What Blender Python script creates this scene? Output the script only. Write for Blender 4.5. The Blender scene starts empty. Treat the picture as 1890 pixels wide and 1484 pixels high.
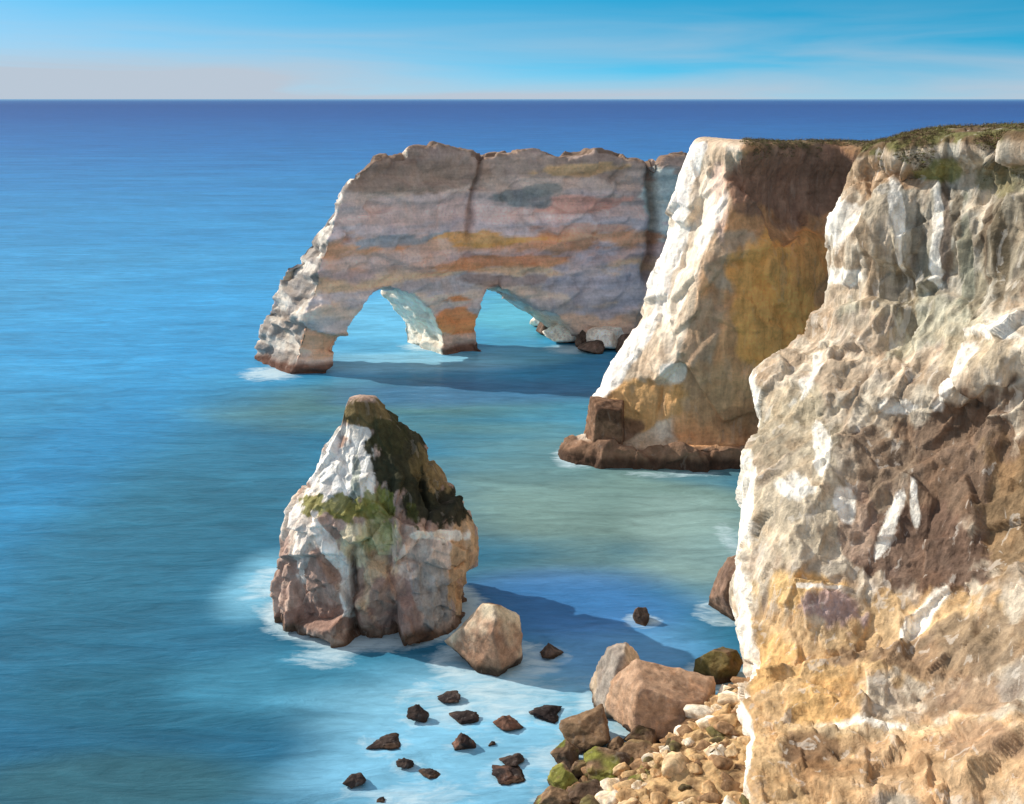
import bpy, bmesh, math, random
import numpy as np
from mathutils import Vector

# ------------------------------------------------------------------ survey helpers
FPX, CU, CV, PITCH, CAMH = 2026.0, 945.0, 742.0, math.radians(15.5), 40.0
SP, CP = math.sin(PITCH), math.cos(PITCH)
def P(u, v, y):
    cy = (CV - v) / FPX
    yd = CP + cy * SP; zd = -SP + cy * CP
    t = y / yd
    return np.array([(u - CU) / FPX * t, y, CAMH + zd * t])
def PZ(u, v, z=0.0):
    cy = (CV - v) / FPX
    yd = CP + cy * SP; zd = -SP + cy * CP
    t = (z - CAMH) / zd
    return np.array([(u - CU) / FPX * t, yd * t, z])
def chart(p):
    """bearing / dip chart of undisturbed cliff surface points"""
    dz = p[:, 2] - CAMH
    f = p[:, 1] * CP - dz * SP; up = p[:, 1] * SP + dz * CP
    f = np.maximum(f, 1)
    return np.stack([CU + FPX * p[:, 0] / f, CV - FPX * up / f], 1)

def lin(c):
    c = np.array(c, float) / 255.0
    return np.where(c <= 0.04045, c / 12.92, ((c + 0.055) / 1.055) ** 2.4)

# ------------------------------------------------------------------ numpy noise
def h3(ix, iy, iz, s=0):
    n = (ix * 374761393 + iy * 668265263 + iz * 1103515245 + s * 974634777) & 0xffffffff
    n = ((n ^ (n >> 13)) * 1274126177) & 0xffffffff
    n = ((n ^ (n >> 15)) * 668265263) & 0xffffffff
    n ^= (n >> 16)
    return n / 4294967296.0
def vnoise(p, s=0):
    ip = np.floor(p).astype(np.int64); f = p - ip
    f = f * f * f * (f * (f * 6 - 15) + 10)
    r = 0
    for dx in (0, 1):
        wx = f[:, 0] if dx else 1 - f[:, 0]
        for dy in (0, 1):
            wy = f[:, 1] if dy else 1 - f[:, 1]
            for dz in (0, 1):
                wz = f[:, 2] if dz else 1 - f[:, 2]
                r = r + wx * wy * wz * h3(ip[:, 0] + dx, ip[:, 1] + dy, ip[:, 2] + dz, s)
    return r * 2 - 1
def fbm(p, sc=(1, 1, 1), o=4, s=0):
    q = p * np.array(sc, float); a = 1.0; r = 0; t = 0
    for i in range(o):
        r = r + a * vnoise(q + 17.3 * i, s + i); t += a
        q = q * 2.03; a *= 0.5
    return r / t * 1.4
def facets(p, sc, s, step=.5, tilt=.6, blend=.12, warp=.5, crack=0.):
    """fractured rock: every cell is its own tilted plane, joined continuously"""
    sc = np.array(sc, float)
    q = p * sc
    if warp:
        q = q + warp * np.stack([fbm(q, (.9,) * 3, 3, s + 40), fbm(q, (.9,) * 3, 3, s + 50), fbm(q, (.9,) * 3, 3, s + 60)], 1)
    ip = np.floor(q).astype(np.int64)
    F1 = np.full(len(q), 9.0); F2 = np.full(len(q), 9.0); v1 = np.zeros(len(q)); v2 = np.zeros(len(q))
    for dx in (-1, 0, 1):
        for dy in (-1, 0, 1):
            for dz in (-1, 0, 1):
                c = ip + np.array([dx, dy, dz])
                hs = [h3(c[:, 0], c[:, 1], c[:, 2], s + k) for k in range(7)]
                D = np.stack([q[:, 0] - c[:, 0] - hs[0], q[:, 1] - c[:, 1] - hs[1], q[:, 2] - c[:, 2] - hs[2]], 1)
                d = np.sqrt((D ** 2).sum(1))
                val = (hs[3] - .5) * step + tilt * (D[:, 0] * (hs[4] - .5) * 2 + D[:, 1] * (hs[5] - .5) * 2 + D[:, 2] * (hs[6] - .5) * 2)
                m = d < F1; m2 = (~m) & (d < F2)
                F2 = np.where(m, F1, np.where(m2, d, F2)); v2 = np.where(m, v1, np.where(m2, val, v2))
                F1 = np.where(m, d, F1); v1 = np.where(m, val, v1)
    t = sstep(0, blend, F2 - F1)
    r = v1 * (.5 + .5 * t) + v2 * (.5 - .5 * t)
    if crack: r = r - crack * (1 - sstep(0, .07, F2 - F1))
    return r
def sstep(a, b, x):
    t = np.clip((x - a) / (b - a), 0, 1)
    return t * t * (3 - 2 * t)

# ------------------------------------------------------------------ mesh helpers
scene = bpy.context.scene
def link(ob): scene.collection.objects.link(ob); return ob
def grid_faces(R, C):
    i, j = np.meshgrid(np.arange(R - 1), np.arange(C - 1), indexing='ij')
    a = (i * C + j).ravel()
    return np.stack([a, a + C, a + C + 1, a + 1], 1)
def make_mesh(name, V, Fq, smooth=True):
    me = bpy.data.meshes.new(name)
    n = Fq.shape[1]
    me.vertices.add(len(V)); me.vertices.foreach_set('co', V.astype(np.float32).ravel())
    me.loops.add(Fq.size); me.loops.foreach_set('vertex_index', Fq.astype(np.int32).ravel())
    me.polygons.add(len(Fq)); me.polygons.foreach_set('loop_start', np.arange(0, Fq.size, n, dtype=np.int32))
    me.update(calc_edges=True); me.validate()
    me.polygons.foreach_set('use_smooth', np.full(len(me.polygons), smooth))
    return me
def set_col(me, col, name='Col'):
    a = me.color_attributes.new(name, 'FLOAT_COLOR', 'POINT')
    c4 = np.ones((len(col), 4), np.float32); c4[:, :3] = np.clip(col, 0, 1)
    a.data.foreach_set('color', c4.ravel())
def cr(arr, n):
    A = np.concatenate([2 * arr[:1] - arr[1:2], arr, 2 * arr[-1:] - arr[-2:-1]], 0)
    out = []
    for k in range(len(arr) - 1):
        p0, p1, p2, p3 = A[k], A[k + 1], A[k + 2], A[k + 3]
        for t in np.arange(n) / n:
            out.append(0.5 * (2 * p1 + (p2 - p0) * t + (2 * p0 - 5 * p1 + 4 * p2 - p3) * t * t + (3 * p1 - p0 - 3 * p2 + p3) * t ** 3))
    out.append(arr[-1])
    return np.array(out)
def patch(ctrl, nr, nc):
    A = cr(np.array(ctrl, float), nr)
    B = cr(A.transpose(1, 0, 2), nc).transpose(1, 0, 2)
    return B
def grid_normals(G):
    dr = np.gradient(G, axis=0); dc = np.gradient(G, axis=1)
    n = np.cross(dr, dc); n /= np.linalg.norm(n, axis=2, keepdims=True) + 1e-9
    return n
def blob(col, p, c, u, v, ru, rv, y, rgb, k=1.0, w=0.35, soft=0.12):
    ctr = P(u, v, y)
    rx = ru * y / FPX; rz = rv * y / FPX
    q = np.sqrt(((p[:, 0] - ctr[0]) / rx) ** 2 + ((p[:, 2] - ctr[2]) / rz) ** 2)
    q = q + w * c
    m = (1 - sstep(1 - soft, 1 + soft, q))[:, None] * k
    return col * (1 - m) + lin(rgb) * m
def cblob(col, ch, c, u, v, ru, rv, rgb, k=1.0, w=0.35, soft=0.14, slant=0.):
    du = ch[:, 0] - u; dv = ch[:, 1] - v
    du = du - slant * dv
    q = np.sqrt((du / ru) ** 2 + (dv / rv) ** 2) + w * c
    m = (1 - sstep(1 - soft, 1 + soft, q))[:, None] * k
    return col * (1 - m) + lin(rgb) * m
def mixc(a, b, m): 
    m = m[:, None] if getattr(m, 'ndim', 0) == 1 else m
    return a * (1 - m) + b * m

# ------------------------------------------------------------------ materials
def nd(nt, t, **kw):
    n = nt.nodes.new(t)
    for k, v in kw.items(): setattr(n, k, v)
    return n
def rock_material(name, fine=1.0, streak=(0.25, 0.25, 2.0), chips=0.35, bump=0.15, streak2=(1.6, 1.6, 0.18), var=1.0):
    m = bpy.data.materials.new(name); m.use_nodes = True
    nt = m.node_tree; nt.nodes.clear(); L = nt.links.new
    out = nd(nt, 'ShaderNodeOutputMaterial'); bs = nd(nt, 'ShaderNodeBsdfPrincipled')
    bs.inputs['Roughness'].default_value = 0.9; bs.inputs['Specular IOR Level'].default_value = 0.15
    L(bs.outputs[0], out.inputs[0])
    tc = nd(nt, 'ShaderNodeTexCoord'); at = nd(nt, 'ShaderNodeAttribute', attribute_name='Col')
    def noise(scale, mp=None, detail=6, rough=0.6, dist=0.0):
        n = nd(nt, 'ShaderNodeTexNoise'); n.inputs['Scale'].default_value = scale
        n.inputs['Detail'].default_value = detail; n.inputs['Roughness'].default_value = rough
        n.inputs['Distortion'].default_value = dist
        if mp:
            g = nd(nt, 'ShaderNodeMapping'); g.inputs['Scale'].default_value = mp
            L(tc.outputs['Object'], g.inputs[0]); L(g.outputs[0], n.inputs[0])
        else: L(tc.outputs['Object'], n.inputs[0])
        return n.outputs['Fac']
    def mr(x, a, b, c, d):
        n = nd(nt, 'ShaderNodeMapRange'); n.inputs[1].default_value = a; n.inputs[2].default_value = b
        n.inputs[3].default_value = c; n.inputs[4].default_value = d; L(x, n.inputs[0]); return n.outputs[0]
    def mul(a, b):
        n = nd(nt, 'ShaderNodeMath', operation='MULTIPLY'); L(a, n.inputs[0]); L(b, n.inputs[1]); return n.outputs[0]
    n1 = noise(0.9 * fine, None, 7, 0.6, 0.4); n2 = noise(1.0 * fine, streak, 6, 0.6, 0.6)
    n3 = noise(1.0 * fine, streak2, 6, 0.6, 0.3); n4 = noise(5 * fine, None, 5, 0.62)
    f = mul(mul(mr(n1, 0.3, 0.7, 1 - .2 * var, 1 + .22 * var), mr(n2, 0.3, 0.7, 1 - .14 * var, 1 + .18 * var)), mul(mr(n3, 0.3, 0.7, 1 - .26 * var, 1 + .28 * var), mr(n4, 0.3, 0.7, 0.86, 1.14)))
    sc = nd(nt, 'ShaderNodeVectorMath', operation='SCALE'); L(at.outputs['Color'], sc.inputs[0]); L(f, sc.inputs['Scale'])
    n5 = noise(0.45 * fine, (1, 1, .6), 5, 0.6, 0.8)
    mx = nd(nt, 'ShaderNodeMix', data_type='RGBA', blend_type='MULTIPLY')
    L(mr(n5, 0.5, 0.64, 0, 0.4), mx.inputs[0]); L(sc.outputs[0], mx.inputs[6]); mx.inputs[7].default_value = (1.02, 0.83, 0.68, 1)
    n6 = noise(0.6 * fine, (1.2, 1.2, 0.5), 5, 0.6, 0.5)
    mx2 = nd(nt, 'ShaderNodeMix', data_type='RGBA', blend_type='MULTIPLY')
    L(mr(n6, 0.54, 0.66, 0, 0.5), mx2.inputs[0]); L(mx.outputs[2], mx2.inputs[6]); mx2.inputs[7].default_value = (0.78, 0.78, 0.86, 1)
    n7 = noise(1.1 * fine, (1.0, 1.0, 0.3), 7, 0.55, 0.7)
    mx3 = nd(nt, 'ShaderNodeMix', data_type='RGBA')
    L(mr(n7, 0.6, 0.64, 0, chips), mx3.inputs[0]); L(mx2.outputs[2], mx3.inputs[6]); mx3.inputs[7].default_value = (0.78, 0.71, 0.61, 1)
    L(mx3.outputs[2], bs.inputs['Base Color'])
    ad = nd(nt, 'ShaderNodeMath', operation='ADD'); L(n1, ad.inputs[0]); L(n3, ad.inputs[1])
    ad2 = nd(nt, 'ShaderNodeMath', operation='MULTIPLY_ADD'); L(n4, ad2.inputs[0]); ad2.inputs[1].default_value = .4; L(ad.outputs[0], ad2.inputs[2])
    bp = nd(nt, 'ShaderNodeBump'); bp.inputs['Strength'].default_value = 0.9; bp.inputs['Distance'].default_value = bump
    L(ad2.outputs[0], bp.inputs['Height']); L(bp.outputs[0], bs.inputs['Normal'])
    return m
mat_near = rock_material('limestone_near', 1.0, (0.3, 0.3, 1.2), 0.4, 0.2, (1.9, 1.9, 0.14), 1.2)
mat_mid = rock_material('limestone_mid', 0.6, (0.25, 0.25, 1.4), 0.1, 0.3, (1.6, 1.6, .18), 0.9)
mat_arch = rock_material('limestone_strata', 0.45, (0.12, 0.12, 1.5), 0.08, 0.45, (0.12, 0.12, 1.0), 0.9)
mat_stack = rock_material('limestone_stack', 1.0, (0.6, 0.6, 0.9), 0.12, 0.22, (1.6, 1.6, .3), 1.1)
mat_boulder = rock_material('limestone_boulder', 2.0, (0.8, 0.8, 1.2), 0.08, 0.1, (1, 1, 1), 1.0)

def finish(name, me, mat, kind=None, label=None, category=None, group=None):
    ob = bpy.data.objects.new(name, me); link(ob); me.materials.append(mat)
    if kind: ob['kind'] = kind
    if label: ob['label'] = label
    if category: ob['category'] = category
    if group: ob['group'] = group
    return ob

# ================================================================== NEAR CLIFF
near = [
 [(1640,277,120),(1650,277,120),(1700,266,120),(1750,256,120),(1820,250,120),(1900,246,120),(2150,240,115),(2500,240,110)],
 [(1665,277,98),(1606,270,87),(1650,256,83),(1720,242,80),(1810,237,77),(1900,232,73),(2150,225,66),(2500,220,60)],
 [(1655,350,98),(1562,345,86),(1640,340,80.5),(1720,335,77.5),(1810,335,74.5),(1900,335,70),(2150,335,63),(2500,335,55)],
 [(1625,430,97),(1530,420,85),(1600,425,78.5),(1700,430,76),(1800,430,72.5),(1900,430,69),(2150,430,61),(2500,430,53)],
 [(1625,520,97),(1534,520,85),(1590,525,78),(1690,525,75.5),(1790,530,71.8),(1900,530,67),(2150,530,59),(2500,530,51)],
 [(1600,640,96),(1508,630,84),(1570,640,77),(1670,650,73.5),(1780,620,69.5),(1900,590,65),(2150,590,57),(2500,590,49)],
 [(1520,720,94),(1402,700,82),(1490,715,75.5),(1640,735,71),(1740,720,67.6),(1900,640,63),(2150,650,55),(2500,650,47)],
 [(1510,790,91),(1412,785,79.5),(1500,785,73.5),(1630,790,70.4),(1750,790,67.6),(1900,760,63.6),(2150,760,56),(2500,760,47)],
 [(1470,860,88),(1382,850,77),(1465,870,70.2),(1620,880,67.8),(1750,880,65.4),(1900,880,61.4),(2150,880,55),(2500,880,46)],
 [(1450,1000,83),(1372,1000,73.5),(1450,1000,66.6),(1600,1000,64.8),(1740,1000,62.8),(1900,1000,58.8),(2150,1000,52),(2500,1000,44)],
 [(1440,1095,79),(1364,1090,71),(1440,1100,64.2),(1590,1090,62.6),(1730,1080,60.6),(1900,1060,56.6),(2150,1060,49),(2500,1060,41)],
 [(1440,1190,74),(1372,1200,65.8),(1455,1200,61.6),(1600,1190,60),(1740,1180,58),(1900,1150,54),(2150,1150,46),(2500,1150,39)],
 [(1450,1280,68),(1380,1320,59.4),(1465,1320,57.2),(1610,1310,56),(1750,1310,54),(1900,1300,50),(2150,1300,43),(2500,1300,36)],
 [(1450,1420,59),(1384,1480,51),(1480,1480,49.8),(1620,1480,49),(1760,1480,47.5),(1900,1480,45),(2150,1480,39),(2500,1480,33)],
 [(1450,1700,48),(1390,1850,42),(1520,1850,41),(1640,1850,40),(1780,1850,39),(1900,1850,38),(2150,1850,34),(2500,1850,30)],
]
ctrl = [[P(*c) for c in r] for r in near]
G = patch(ctrl, 30, 50)
N = grid_normals(G)
R, C, _ = G.shape
p = G.reshape(-1, 3); n = N.reshape(-1, 3); ch = chart(p)
rowi = np.repeat(np.arange(R) / 30.0, C)
wp = sstep(0.9, 1.6, rowi)             # plateau gets little relief
upper = 1 - sstep(5.3, 6.3, rowi)
flute = 1 - np.abs(fbm(p, (.5, .5, .03), 2, 9)) * 2
d = (0.15 * fbm(p, (.12, .12, .12), 3, 1) + (upper * .28 + .06) * flute
     + 1.2 * facets(p, (.13, .13, .09), 7, .5, .8, .03, .08)
     + .6 * facets(p, (.34, .34, .2), 19, .6, 1.0, .03, .08)
     + .22 * facets(p, (.9, .9, .5), 29, .7, 1.0, .04, .1)
     + .07 * facets(p, (2.4, 2.4, 1.4), 39, .8, .9, .08, .1)
     + 0.03 * fbm(p, (.2, .2, 1.6), 3, 3) + 0.02 * fbm(p, (2.2, 2.2, 1.4), 3, 4))
V = p + n * (d * (0.12 + 0.88 * wp))[:, None]
c1 = fbm(V, (.35, .35, .25), 4, 70)
c2 = fbm(V, (.9, .9, .10), 4, 80)
c5 = fbm(V, (1.6, 1.6, .6), 4, 85)
c3 = c1 + .5 * c2 + .5 * c5
col = mixc(lin((180, 160, 136)), lin((208, 194, 172)), sstep(-.3, .5, c2))
B = lambda u, v, ru, rv, rgb, k=1.0, y=70, sl=0., w=.45: cblob(col, ch, c3, u, v, ru, rv, rgb, k, w, .14, sl)
col = B(1770, 470, 160, 150, (176, 172, 158), .75)
col = B(1700, 600, 150, 60, (192, 186, 162), .8)
col = B(1860, 450, 60, 110, (138, 126, 106), .8)
col = B(1630, 500, 40, 100, (190, 172, 146), .7)
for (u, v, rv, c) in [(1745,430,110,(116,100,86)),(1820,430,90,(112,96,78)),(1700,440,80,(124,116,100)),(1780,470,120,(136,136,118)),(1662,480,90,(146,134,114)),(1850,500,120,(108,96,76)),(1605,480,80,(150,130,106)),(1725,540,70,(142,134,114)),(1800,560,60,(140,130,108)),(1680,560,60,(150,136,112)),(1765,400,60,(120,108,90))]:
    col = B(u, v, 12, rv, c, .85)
col = B(1600, 620, 60, 40, (182, 164, 144), .7)
col = B(1640, 330, 110, 30, (178, 150, 120), .9)
col = B(1800, 650, 80, 40, (178, 160, 132), .6)
col = B(1790, 860, 190, 140, (122, 100, 82), .95)  # this and the next browns paint the broad shade below the ledge
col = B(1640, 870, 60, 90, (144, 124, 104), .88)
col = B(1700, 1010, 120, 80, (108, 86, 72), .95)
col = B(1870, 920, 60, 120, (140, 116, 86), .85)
col = B(1460, 800, 80, 80, (176, 164, 140), .8)
col = B(1480, 950, 110, 90, (204, 188, 162), .9)
col = B(1580, 960, 34, 70, (168, 140, 120), .8)
col = B(1440, 860, 40, 50, (170, 156, 134), .6)
col = B(1450, 740, 60, 40, (188, 172, 144), .6)
col = B(1560, 1190, 260, 100, (206, 172, 126), .85)
col = B(1480, 1350, 130, 170, (206, 170, 122), .88)
col = B(1720, 1410, 240, 90, (196, 162, 122), .88)
col = B(1480, 1090, 90, 40, (216, 178, 120), .85)
col = B(1420, 1220, 50, 60, (208, 168, 112), .8)
col = B(1550, 1300, 70, 70, (210, 168, 110), .75)
col = B(1530, 1120, 66, 44, (178, 154, 150), .9)
col = B(1600, 1230, 80, 30, (206, 172, 124), .6)
col = B(1720, 1220, 160, 38, (150, 124, 98), .9, sl=1.)
col = B(1830, 1200, 100, 56, (144, 124, 100), .88)
col = B(1800, 1290, 130, 44, (156, 130, 104), .8)
col = B(1500, 1385, 50, 28, (120, 94, 70), .88)
col = B(1880, 1260, 40, 50, (156, 148, 138), .7)
col = B(1660, 1350, 190, 20, (210, 186, 150), .7)
col = B(1600, 1420, 160, 16, (152, 120, 86), .7)
col = B(1820, 1380, 80, 30, (162, 132, 106), .7)
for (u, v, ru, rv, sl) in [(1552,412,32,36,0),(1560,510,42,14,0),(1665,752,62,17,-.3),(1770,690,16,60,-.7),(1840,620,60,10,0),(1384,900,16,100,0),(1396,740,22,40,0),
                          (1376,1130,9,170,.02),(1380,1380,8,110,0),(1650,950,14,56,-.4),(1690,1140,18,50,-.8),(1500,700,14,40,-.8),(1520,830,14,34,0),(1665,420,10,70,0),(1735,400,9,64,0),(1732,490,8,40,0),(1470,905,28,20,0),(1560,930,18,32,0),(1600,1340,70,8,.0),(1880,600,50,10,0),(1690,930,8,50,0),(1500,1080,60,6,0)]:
    col = B(u, v, ru, rv, (250, 243, 228), .94, sl=sl, w=.6)  # white painted on edges and ledges to strengthen the sunlight there
up = n[:, 2]
veg = sstep(-.1, .25, up * .7 + .35 * c1 + (1.6 - rowi) * .55)
vegm = veg * (1 - sstep(1.4, 2.2, rowi + .6 * c1))
col = mixc(col, lin((112, 92, 68)), np.clip(vegm, 0, 1))
col = mixc(col, lin((112, 108, 68)), np.clip(vegm * sstep(0, .4, fbm(V, (.6,.6,.6), 3, 90)), 0, 1))
col = B(1740, 318, 44, 22, (134, 134, 74), .8)
col = B(1850, 330, 60, 30, (126, 120, 84), .7)
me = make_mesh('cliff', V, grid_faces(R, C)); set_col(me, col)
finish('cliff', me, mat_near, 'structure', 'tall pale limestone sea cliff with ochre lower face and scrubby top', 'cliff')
near_V, near_rowi = V, rowi

# ================================================================== MIDDLE HEADLAND
o = 4
mid = [
 [(1330,272,215),(1340,272,200),(1390,272,195),(1450,272,190),(1520,272,190),(1600,272,190),(1700,272,185),(1900,272,180)],
 [(1345,268,166),(1330,266,150),(1350,266,146),(1390,267,142),(1450,268,142),(1540,268,142),(1640,270,140),(1820,270,136)],
 [(1320,272,152),(1284,258,128+o),(1322,258,122+o),(1372,262,117+o),(1440,264,120+o),(1530,264,124+o),(1620,267,122+o),(1800,268,116+o)],
 [(1300,335,150),(1256,335,127+o),(1306,330,121.5+o),(1368,335,116.5+o),(1440,335,120+o),(1530,335,124+o),(1620,335,121+o),(1800,335,115+o)],
 [(1290,400,150),(1238,400,126.5+o),(1290,400,121+o),(1342,400,116+o),(1430,400,118.5+o),(1530,400,123+o),(1620,400,120+o),(1800,400,114+o)],
 [(1270,480,149),(1214,485,126+o),(1258,480,120.5+o),(1298,480,115.5+o),(1400,465,115+o),(1520,450,119+o),(1620,460,119+o),(1800,460,113+o)],
 [(1250,560,148),(1196,560,125+o),(1237,560,119.5+o),(1280,560,115+o),(1390,560,114+o),(1510,560,118+o),(1610,560,118+o),(1800,560,112+o)],
 [(1220,650,146),(1146,650,124+o),(1204,650,118.5+o),(1264,650,114.5+o),(1380,650,114+o),(1490,650,117+o),(1600,650,117+o),(1800,650,111+o)],
 [(1200,735,144),(1108,735,121.5+o),(1178,740,117.5+o),(1256,740,115+o),(1370,740,114.5+o),(1480,740,116+o),(1590,740,116+o),(1800,740,110+o)],
 [(1180,790,142),(1098,796,119+o),(1165,806,116.2+o),(1252,808,115+o),(1372,812,114.6+o),(1480,806,116+o),(1590,806,116+o),(1800,806,110+o)],
 [(1150,822,136),(1048,818,121.5),(1140,824,117.6),(1250,822,116.8),(1372,826,116.4),(1480,826,117),(1590,826,117),(1800,826,112)],
 [(1130,834,134),(1036,832,120.8),(1110,860,116.8),(1245,862,116),(1372,856,116),(1480,850,116.5),(1590,850,116.5),(1800,850,112)],
 [(1130,870,134),(1036,862,120.8),(1110,890,116.6),(1245,892,116),(1372,890,116),(1480,890,116.5),(1590,890,116.5),(1800,890,112)],
]
ctrl = [[P(*c) for c in r] for r in mid]
G = patch(ctrl, 24, 40); N = grid_normals(G); R, C, _ = G.shape
p = G.reshape(-1, 3); n = N.reshape(-1, 3); ch = chart(p)
rowi = np.repeat(np.arange(R) / 24.0, C); coli = np.tile(np.arange(C) / 40.0, R)
shade_face = sstep(3.0, 3.3, coli)
wp = sstep(1.9, 2.6, rowi) * (1 - .45 * sstep(7, 9, rowi) * (1 - sstep(9.4, 9.9, rowi)))
d = (.2 * fbm(p, (.1, .1, .1), 3, 11) + 1.2 * facets(p, (.13, .13, .09), 61, .5, 1.0, .03, .08) + .6 * facets(p, (.3, .3, .2), 37, .8, .8, .03, .1) * (1 - .35 * shade_face)
     + .22 * facets(p, (.9, .9, .6), 47, .8, .6, .08, .2)
     + .12 * fbm(p, (.4, .4, .05), 3, 12) + .06 * fbm(p, (.12, .12, 1.0), 4, 13) + .04 * fbm(p, (1.1, 1.1, .8), 4, 14))
V = p + n * (d * (.1 + .9 * wp))[:, None]
c1 = fbm(V, (.22, .22, .22), 4, 70); c2 = fbm(V, (.5, .5, .07), 4, 81); c3 = c1 + .4 * c2 + .4 * fbm(V, (.9, .9, .5), 4, 86)
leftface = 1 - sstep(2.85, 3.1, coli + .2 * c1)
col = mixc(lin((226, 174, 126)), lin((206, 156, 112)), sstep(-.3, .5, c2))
col = mixc(col, mixc(lin((210, 188, 162)), lin((238, 222, 200)), sstep(-.2, .3, c1)), leftface)  # left face made paler: sunlight painted into its colour
B = lambda u, v, ru, rv, rgb, k=1.0, y=0, sl=0.: cblob(col, ch, c3, u, v, ru, rv, rgb, k, .35, .12, sl)
col = B(1490, 335, 140, 86, (156, 122, 102), .95)  # dark brown paints shade on the upper face turned from the sun
col = B(1290, 640, 36, 120, (180, 156, 130), .85, sl=-.3)
col = B(1350, 480, 50, 60, (192, 170, 144), .8)
col = B(1440, 560, 80, 130, (255, 190, 112), .97)
col = B(1500, 480, 40, 70, (244, 176, 108), .9)
col = B(1515, 680, 50, 60, (188, 138, 100), .85)
col = B(1300, 730, 50, 60, (200, 162, 124), .7)
col = B(1190, 750, 75, 44, (222, 172, 112), .9)
col = B(1130, 790, 50, 22, (136, 104, 82), .9)
col = B(1390, 775, 90, 32, (178, 134, 98), .85)
col = B(1330, 370, 14, 70, (240, 210, 188), .8)
for (u, v, ru, rv, sl) in [(1236,460,20,100,-.35),(1276,310,18,60,-.3),(1146,670,22,80,-.6),(1240,690,22,20,0),(1310,420,14,60,-.5),(1105,725,10,50,-.2),(1216,560,14,70,-.3)]:
    col = B(u, v, ru, rv, (255, 247, 235), .94, sl=sl)
low = sstep(9.3, 9.8, rowi)
col = mixc(col, lin((140, 110, 88)), low)
wet = 1 - sstep(.6, 1.6, V[:, 2] + .5 * c1)
col = mixc(col, lin((84, 64, 52)), wet)
veg = 1 - sstep(2.0, 2.45, rowi + .45 * c1)
veg = veg * sstep(2.9, 3.4, coli + .3 * c1)
col = mixc(col, lin((116, 100, 74)), veg)
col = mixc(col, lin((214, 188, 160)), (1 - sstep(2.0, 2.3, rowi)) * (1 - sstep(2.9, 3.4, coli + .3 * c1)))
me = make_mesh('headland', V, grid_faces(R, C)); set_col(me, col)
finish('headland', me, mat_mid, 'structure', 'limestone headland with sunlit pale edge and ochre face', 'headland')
mid_V, mid_rowi, mid_coli = V, rowi, coli

# ================================================================== ROCK ARCH
def y0(x): return np.interp(x, [-40, -28, -8.4, 12, 42], [160, 160, 174.6, 178.5, 182])
def PA(u, v):
    y = 170.0
    for _ in range(12):
        q = P(u, v, y); y = float(y0(q[0]))
    return P(u, v, y)
top = [(624,385),(640,348),(655,318),(690,302),(745,296),(757,278),(800,280),(850,284),(890,296),(935,292),(985,276),(1030,290),(1120,284),(1150,300),(1195,306),(1255,294),(1400,300)]
h2 = [(1112,645),(1092,628),(1052,600),(1012,574),(965,545),(935,534),(905,538),(884,562),(878,600),(888,650)]
h1 = [(818,640),(814,612),(796,576),(766,545),(722,533),(682,546),(648,590),(622,650),(610,690)]
left = [(538,690),(548,640),(558,600),(574,540),(596,470),(612,415)]
pts = [PA(*q)[[0, 2]] for q in top]
pts.append(np.array([pts[-1][0], -3.0]))
def seg(lst):
    a = [PA(*q)[[0, 2]] for q in lst]
    a.insert(0, np.array([a[0][0], -3.0])); a.append(np.array([a[-1][0], -3.0])); return a
pts += seg(h2); pts += seg(h1)
a = [PA(*q)[[0, 2]] for q in left]; a.insert(0, np.array([a[0][0], -3.0])); pts += a
T = 10.0
bm = bmesh.new()
vs = [bm.verts.new((q[0], 0, q[1])) for q in pts]
f = bm.faces.new(vs)
ex = bmesh.ops.extrude_face_region(bm, geom=[f])
for e in ex['geom']:
    if isinstance(e, bmesh.types.BMVert): e.co.y += T
bmesh.ops.triangulate(bm, faces=bm.faces[:])
bmesh.ops.recalc_face_normals(bm, faces=bm.faces[:])
tmp = bpy.data.meshes.new('tmp'); bm.to_mesh(tmp); bm.free()
to = bpy.data.objects.new('tmp', tmp); link(to)
rm = to.modifiers.new('r', 'REMESH'); rm.mode = 'VOXEL'; rm.voxel_size = 0.3
dg = bpy.context.evaluated_depsgraph_get(); dg.update()
me = bpy.data.meshes.new_from_object(to.evaluated_get(dg))
bpy.data.objects.remove(to)
me.name = 'rock_arch'
nv = len(me.vertices)
V = np.zeros(nv * 3, np.float32); me.vertices.foreach_get('co', V); V = V.reshape(-1, 3).astype(float)
dep = V[:, 1].copy(); zz0 = V[:, 2].copy(); xo = V[:, 0].copy()
kk = np.interp(zz0, [0, 10, 15, 21, 27, 33], [.76, .70, .62, .22, .02, -.05])
V[:, 0] += -kk * dep
V[:, 1] = y0(xo) + dep
f1 = (dep / T - .5)
V[:, 1] += np.where(dep < T * .5, 1, -1) * 0.09 * np.clip(V[:, 2] - 6, 0, 40) * (np.abs(f1) * 2)
me.vertices.foreach_set('co', V.astype(np.float32).ravel()); me.update()
def vnormals(me):
    a = np.zeros(len(me.vertices) * 3, np.float32); me.vertices.foreach_get('normal', a); return a.reshape(-1, 3).astype(float)
n = vnormals(me); p = V.copy(); n0 = n
d = (.4 * fbm(p, (.08, .08, .1), 3, 21) + 1.2 * facets(p, (.1, .1, .16), 127, .7, .6, .05, .15) + .9 * facets(p, (.22, .22, .4), 137, .9, .6, .04, .15)
     + .25 * facets(p, (.6, .6, .9), 147, .9, .6, .08, .2) + .45 * fbm(p, (.05, .05, .4), 3, 23) + .06 * fbm(p, (.9, .9, 1.1), 4, 24))
cx = PA(868, 400)[0]
fiss = np.exp(-((p[:, 0] - cx - .8 * fbm(p, (.2, .2, .2), 2, 25) - (p[:, 2] - 20) * .12) / .45) ** 2) * sstep(16, 20, p[:, 2]) * (n[:, 1] < .3)
cx2 = PA(1205, 400)[0]
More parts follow.
